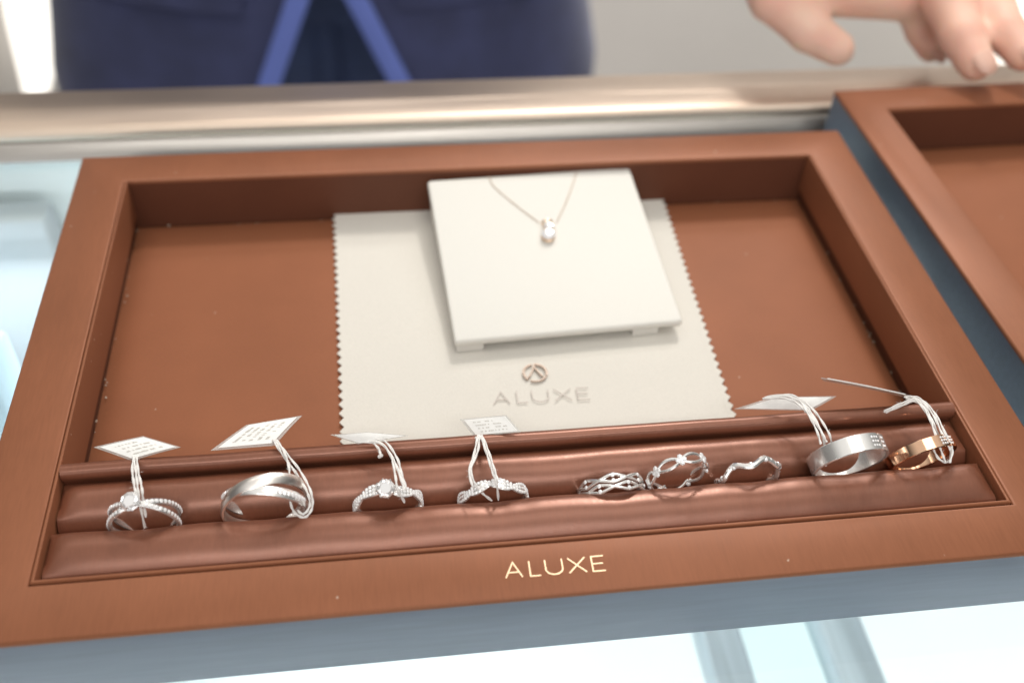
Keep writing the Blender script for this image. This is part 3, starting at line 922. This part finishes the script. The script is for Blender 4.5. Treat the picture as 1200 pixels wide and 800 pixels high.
cap_(th[1]+(mc[0]-th[1])*.02, mc[0], .010, .011); cap_(th[0], mc[1], .016, .013); cap_(hp(925, -14, .268), hp(1095, 2, .266), .0125, .0105, flat=(Yv, .8))
body = b.build('body', M['skin'], pr)
rm = body.modifiers.new('union', 'REMESH'); rm.mode = 'VOXEL'; rm.voxel_size = .0026; rm.use_smooth_shade = True
sm = body.modifiers.new('smooth', 'SMOOTH'); sm.factor = .5; sm.iterations = 5
# nails on the visible fingers
for k in ('i', 'm', 'r', 'p'):
    pts, rr = fing[k]; a, c = hp(*pts[2]), hp(*pts[3]); d_ = (c-a).normalized()
    up = (Vector((-.1, -.35, 1))-d_*Vector((-.1, -.35, 1)).dot(d_)).normalized(); sd = d_.cross(up)
    T = Matrix((sd, d_, up)).transposed()
    b = MB(); b.ball(c+d_*rr[3]*.35+up*rr[3]*.72, rr[3], 12, 6, sc=(.66, .85, .25), T=T)
    b.build('fingernail', M['nail'], pr)
# hair
MB().ball((PX, PY+.012, .665), .098, 20, 12, sc=(.95, 1, 1)).build('hair', M['hair'], pr)
# trousers
b = MB()
b.capsule((PX-.03, PY, -.10), (PX+.03, PY, -.10), .115, .115, flat=(Yv, .9))
for s in (-1, 1):
    b.capsule((PX+s*.085, PY, -.12), (PX+s*.085, PY, -.52), .105, .082); b.capsule((PX+s*.085, PY, -.5), (PX+s*.085, PY+.01, -.86), .082, .07)
tr = b.build('trousers', M['navy2'], pr); rm = tr.modifiers.new('union', 'REMESH'); rm.mode = 'VOXEL'; rm.voxel_size = .006; rm.use_smooth_shade = True
# jacket: lofted shell, cut away below the button
JYF = .590
def gapfun(z):            # half gap of the front opening (m) at height z
    return max(0.0, min(.12, .012+(-.135-z)*.42))
def jsec(z):
    # half width, half depth at height z
    if z > .30: k = (z-.30)/.12; return .19-.05*k, .125-.02*k
    if z > .05: k = (z-.05)/.25; return .175+.015*k, .12+.005*k
    k = min(1, (.05-z)/.30); return .175+.070*k, .12+.012*k
outer, inner = [], []
b = MB()
zs = [.42-.72*i/70 for i in range(71)]
jx = PX
GX = .006
for z in zs:
    a_, d_ = jsec(z); g_ = gapfun(z); ph0 = math.asin(min(.9, g_/a_)); phc = GX/a_
    row, ri = [], []
    for k in range(97):
        ph = -pi/2+phc+ph0+(2*pi-2*ph0)*k/96
        wob = .004*noise.noise((math.cos(ph)*2, math.sin(ph)*2, z*7))+.006*noise.noise((math.cos(ph)*1.2+5, math.sin(ph)*1.2, z*3))
        row.append((jx+(a_+wob)*math.cos(ph), PY+(d_+wob)*math.sin(ph), z)); ri.append((jx+(a_+wob-.004)*math.cos(ph), PY+(d_+wob-.004)*math.sin(ph), z))
    outer.append(row); inner.append(ri)
b.grid(outer); b.grid(inner, flip=True)
b.grid([[r[0] for r in outer], [r[0] for r in inner]]); b.grid([[r[-1] for r in outer], [r[-1] for r in inner]]); b.grid([outer[-1], inner[-1]])
# sleeves
b.capsule((PX-.175, PY, .36), (PX-.217, PY+.03, .08), .066, .055); b.capsule((PX-.217, PY+.03, .08), (PX-.205, PY-.01, -.08), .055, .046)
b.capsule(sh, el, .068, .056); b.capsule(el, el.lerp(wr, .72), .056, .044)
jk = b.build('jacket', M['navy'], pr, ang=70)
# satin facing strips on both front edges
for side in (0, -1):
    b = MB(); P = []
    for r, z in zip(outer, zs):
        if z > .05: continue
        seq = [r[0], r[1], r[2]] if side == 0 else [r[-1], r[-2], r[-3]]
        e0 = Vector(seq[0]); dirn = Vector((1 if side == 0 else -1, 0.05, 0))
        w_f = .0175
        row = []
        for q in (0, .25, .5, .75, 1):
            x = e0.x+dirn.x*w_f*q
            xx = (x-jx)/jsec(z)[0]
            yy = e0.y-.0035-.002*math.sin(pi*q)+.0
            row.append((x, yy+(0 if q == 0 else 0), z))
        P.append(row)
    b.grid(P); b.grid([[(p[0], p[1]+.002, p[2]) for p in r] for r in P], flip=True)
    b.build('facing', M['lining'], pr, ang=60)
# pocket flaps
for s in (-1, 1):
    ca = -pi/2+s*.62
    P = []
    for zi in range(6):
        z = -.10-.05*zi/5; a_, d_ = jsec(z)
        P.append([(jx+(a_+.006)*math.cos(ca+q), PY+(d_+.006)*math.sin(ca+q), z) for q in [(-.36+.72*i/12) for i in range(13)]])
    b = MB(); b.grid(P); b.grid([[tuple(Vector(p)+Vector((0, .004, 0))) for p in r] for r in P], flip=True); b.build('pocket_flap', M['navy'], pr, ang=60)

# ------------------------------------------------------------------ light
w = bpy.data.worlds.new('World'); S.world = w; w.use_nodes = True
bg = w.node_tree.nodes['Background']; bg.inputs[1].default_value = 1.0
wt = w.node_tree; tcw = wt.nodes.new('ShaderNodeTexCoord'); sx_ = wt.nodes.new('ShaderNodeSeparateXYZ'); rw = wt.nodes.new('ShaderNodeValToRGB')
wt.links.new(tcw.outputs['Generated'], sx_.inputs[0]); wt.links.new(sx_.outputs['Z'], rw.inputs['Fac']); wt.links.new(rw.outputs['Color'], bg.inputs[0])
rw.color_ramp.elements[0].position = .0; rw.color_ramp.elements[0].color = (.025, .024, .022, 1)
rw.color_ramp.elements[1].position = .82; rw.color_ramp.elements[1].color = (.76, .74, .705, 1)
e_ = rw.color_ramp.elements.new(.5); e_.color = (.12, .116, .11, 1)
def area(name, loc, tgt, sx, sy, power, col=(1, .95, .88)):
    l = bpy.data.lights.new(name, 'AREA'); l.shape = 'RECTANGLE'; l.size = sx; l.size_y = sy; l.energy = power; l.color = col
    o = bpy.data.objects.new(name, l); COL.objects.link(o); o.location = loc
    o.rotation_euler = (Vector(tgt)-Vector(loc)).to_track_quat('-Z', 'Y').to_euler(); return o
def spot(name, loc, power, r, col=(1, .93, .84)):
    l = bpy.data.lights.new(name, 'POINT'); l.energy = power; l.shadow_soft_size = r; l.color = col
    o = bpy.data.objects.new(name, l); COL.objects.link(o); o.location = loc; return o
area('back_key_lamp', (.30, .85, .95), (0, .1, 0), .14, .14, 6.4)
area('ceiling_lamp', (.22, -.05, 1.15), (0, .06, 0), .5, .5, 2.4)
area('front_lamp', (-.02, -.82, 1.0), (0, .0, 0), 1.0, .2, 6.0, (1, .97, .93))
area('low_front_fill', (-.25, -1.3, .36), (0, .0, 0), 2.2, .6, 6.5, (1, .97, .95))  # added fill light, brightens front faces and gives the metal something to reflect
area('back_room_lamp', (.5, 1.0, .75), (.3, 1.7, -.35), .8, .3, 16, (1, .98, .96))
area('case_lamp', (0, .18, -.045), (0, -.05, -.38), 1.3, .03, 1.2, (.97, .99, 1))
area('case_lamp', (0, -.20, -.05), (0, -.10, -.385), 1.3, .03, 4.6, (.97, .99, 1))
for x, y, p_ in ((-.75, .9, 3), (-.42, 1.15, 3), (.10, 1.2, 4), (.26, 1.0, 3), (.95, 1.1, 3)):
    spot('downlight', (x, y, 1.5), p_, .03)

# ------------------------------------------------------------------ camera and render
cam = bpy.data.cameras.new('camera'); co = bpy.data.objects.new('camera', cam); COL.objects.link(co)
co.location = CLOC; co.rotation_euler = CROT
cam.sensor_width = 36; cam.lens = FPX*36/1200; cam.clip_start = .01; cam.clip_end = 50
cam.dof.use_dof = True; cam.dof.focus_distance = .288; cam.dof.aperture_fstop = 7.0
S.camera = co
S.render.engine = 'CYCLES'
S.view_settings.view_transform = 'Standard'; S.view_settings.look = 'None'; S.view_settings.exposure = -0.08; S.view_settings.gamma = 1
S.cycles.max_bounces = 10; S.cycles.transparent_max_bounces = 16
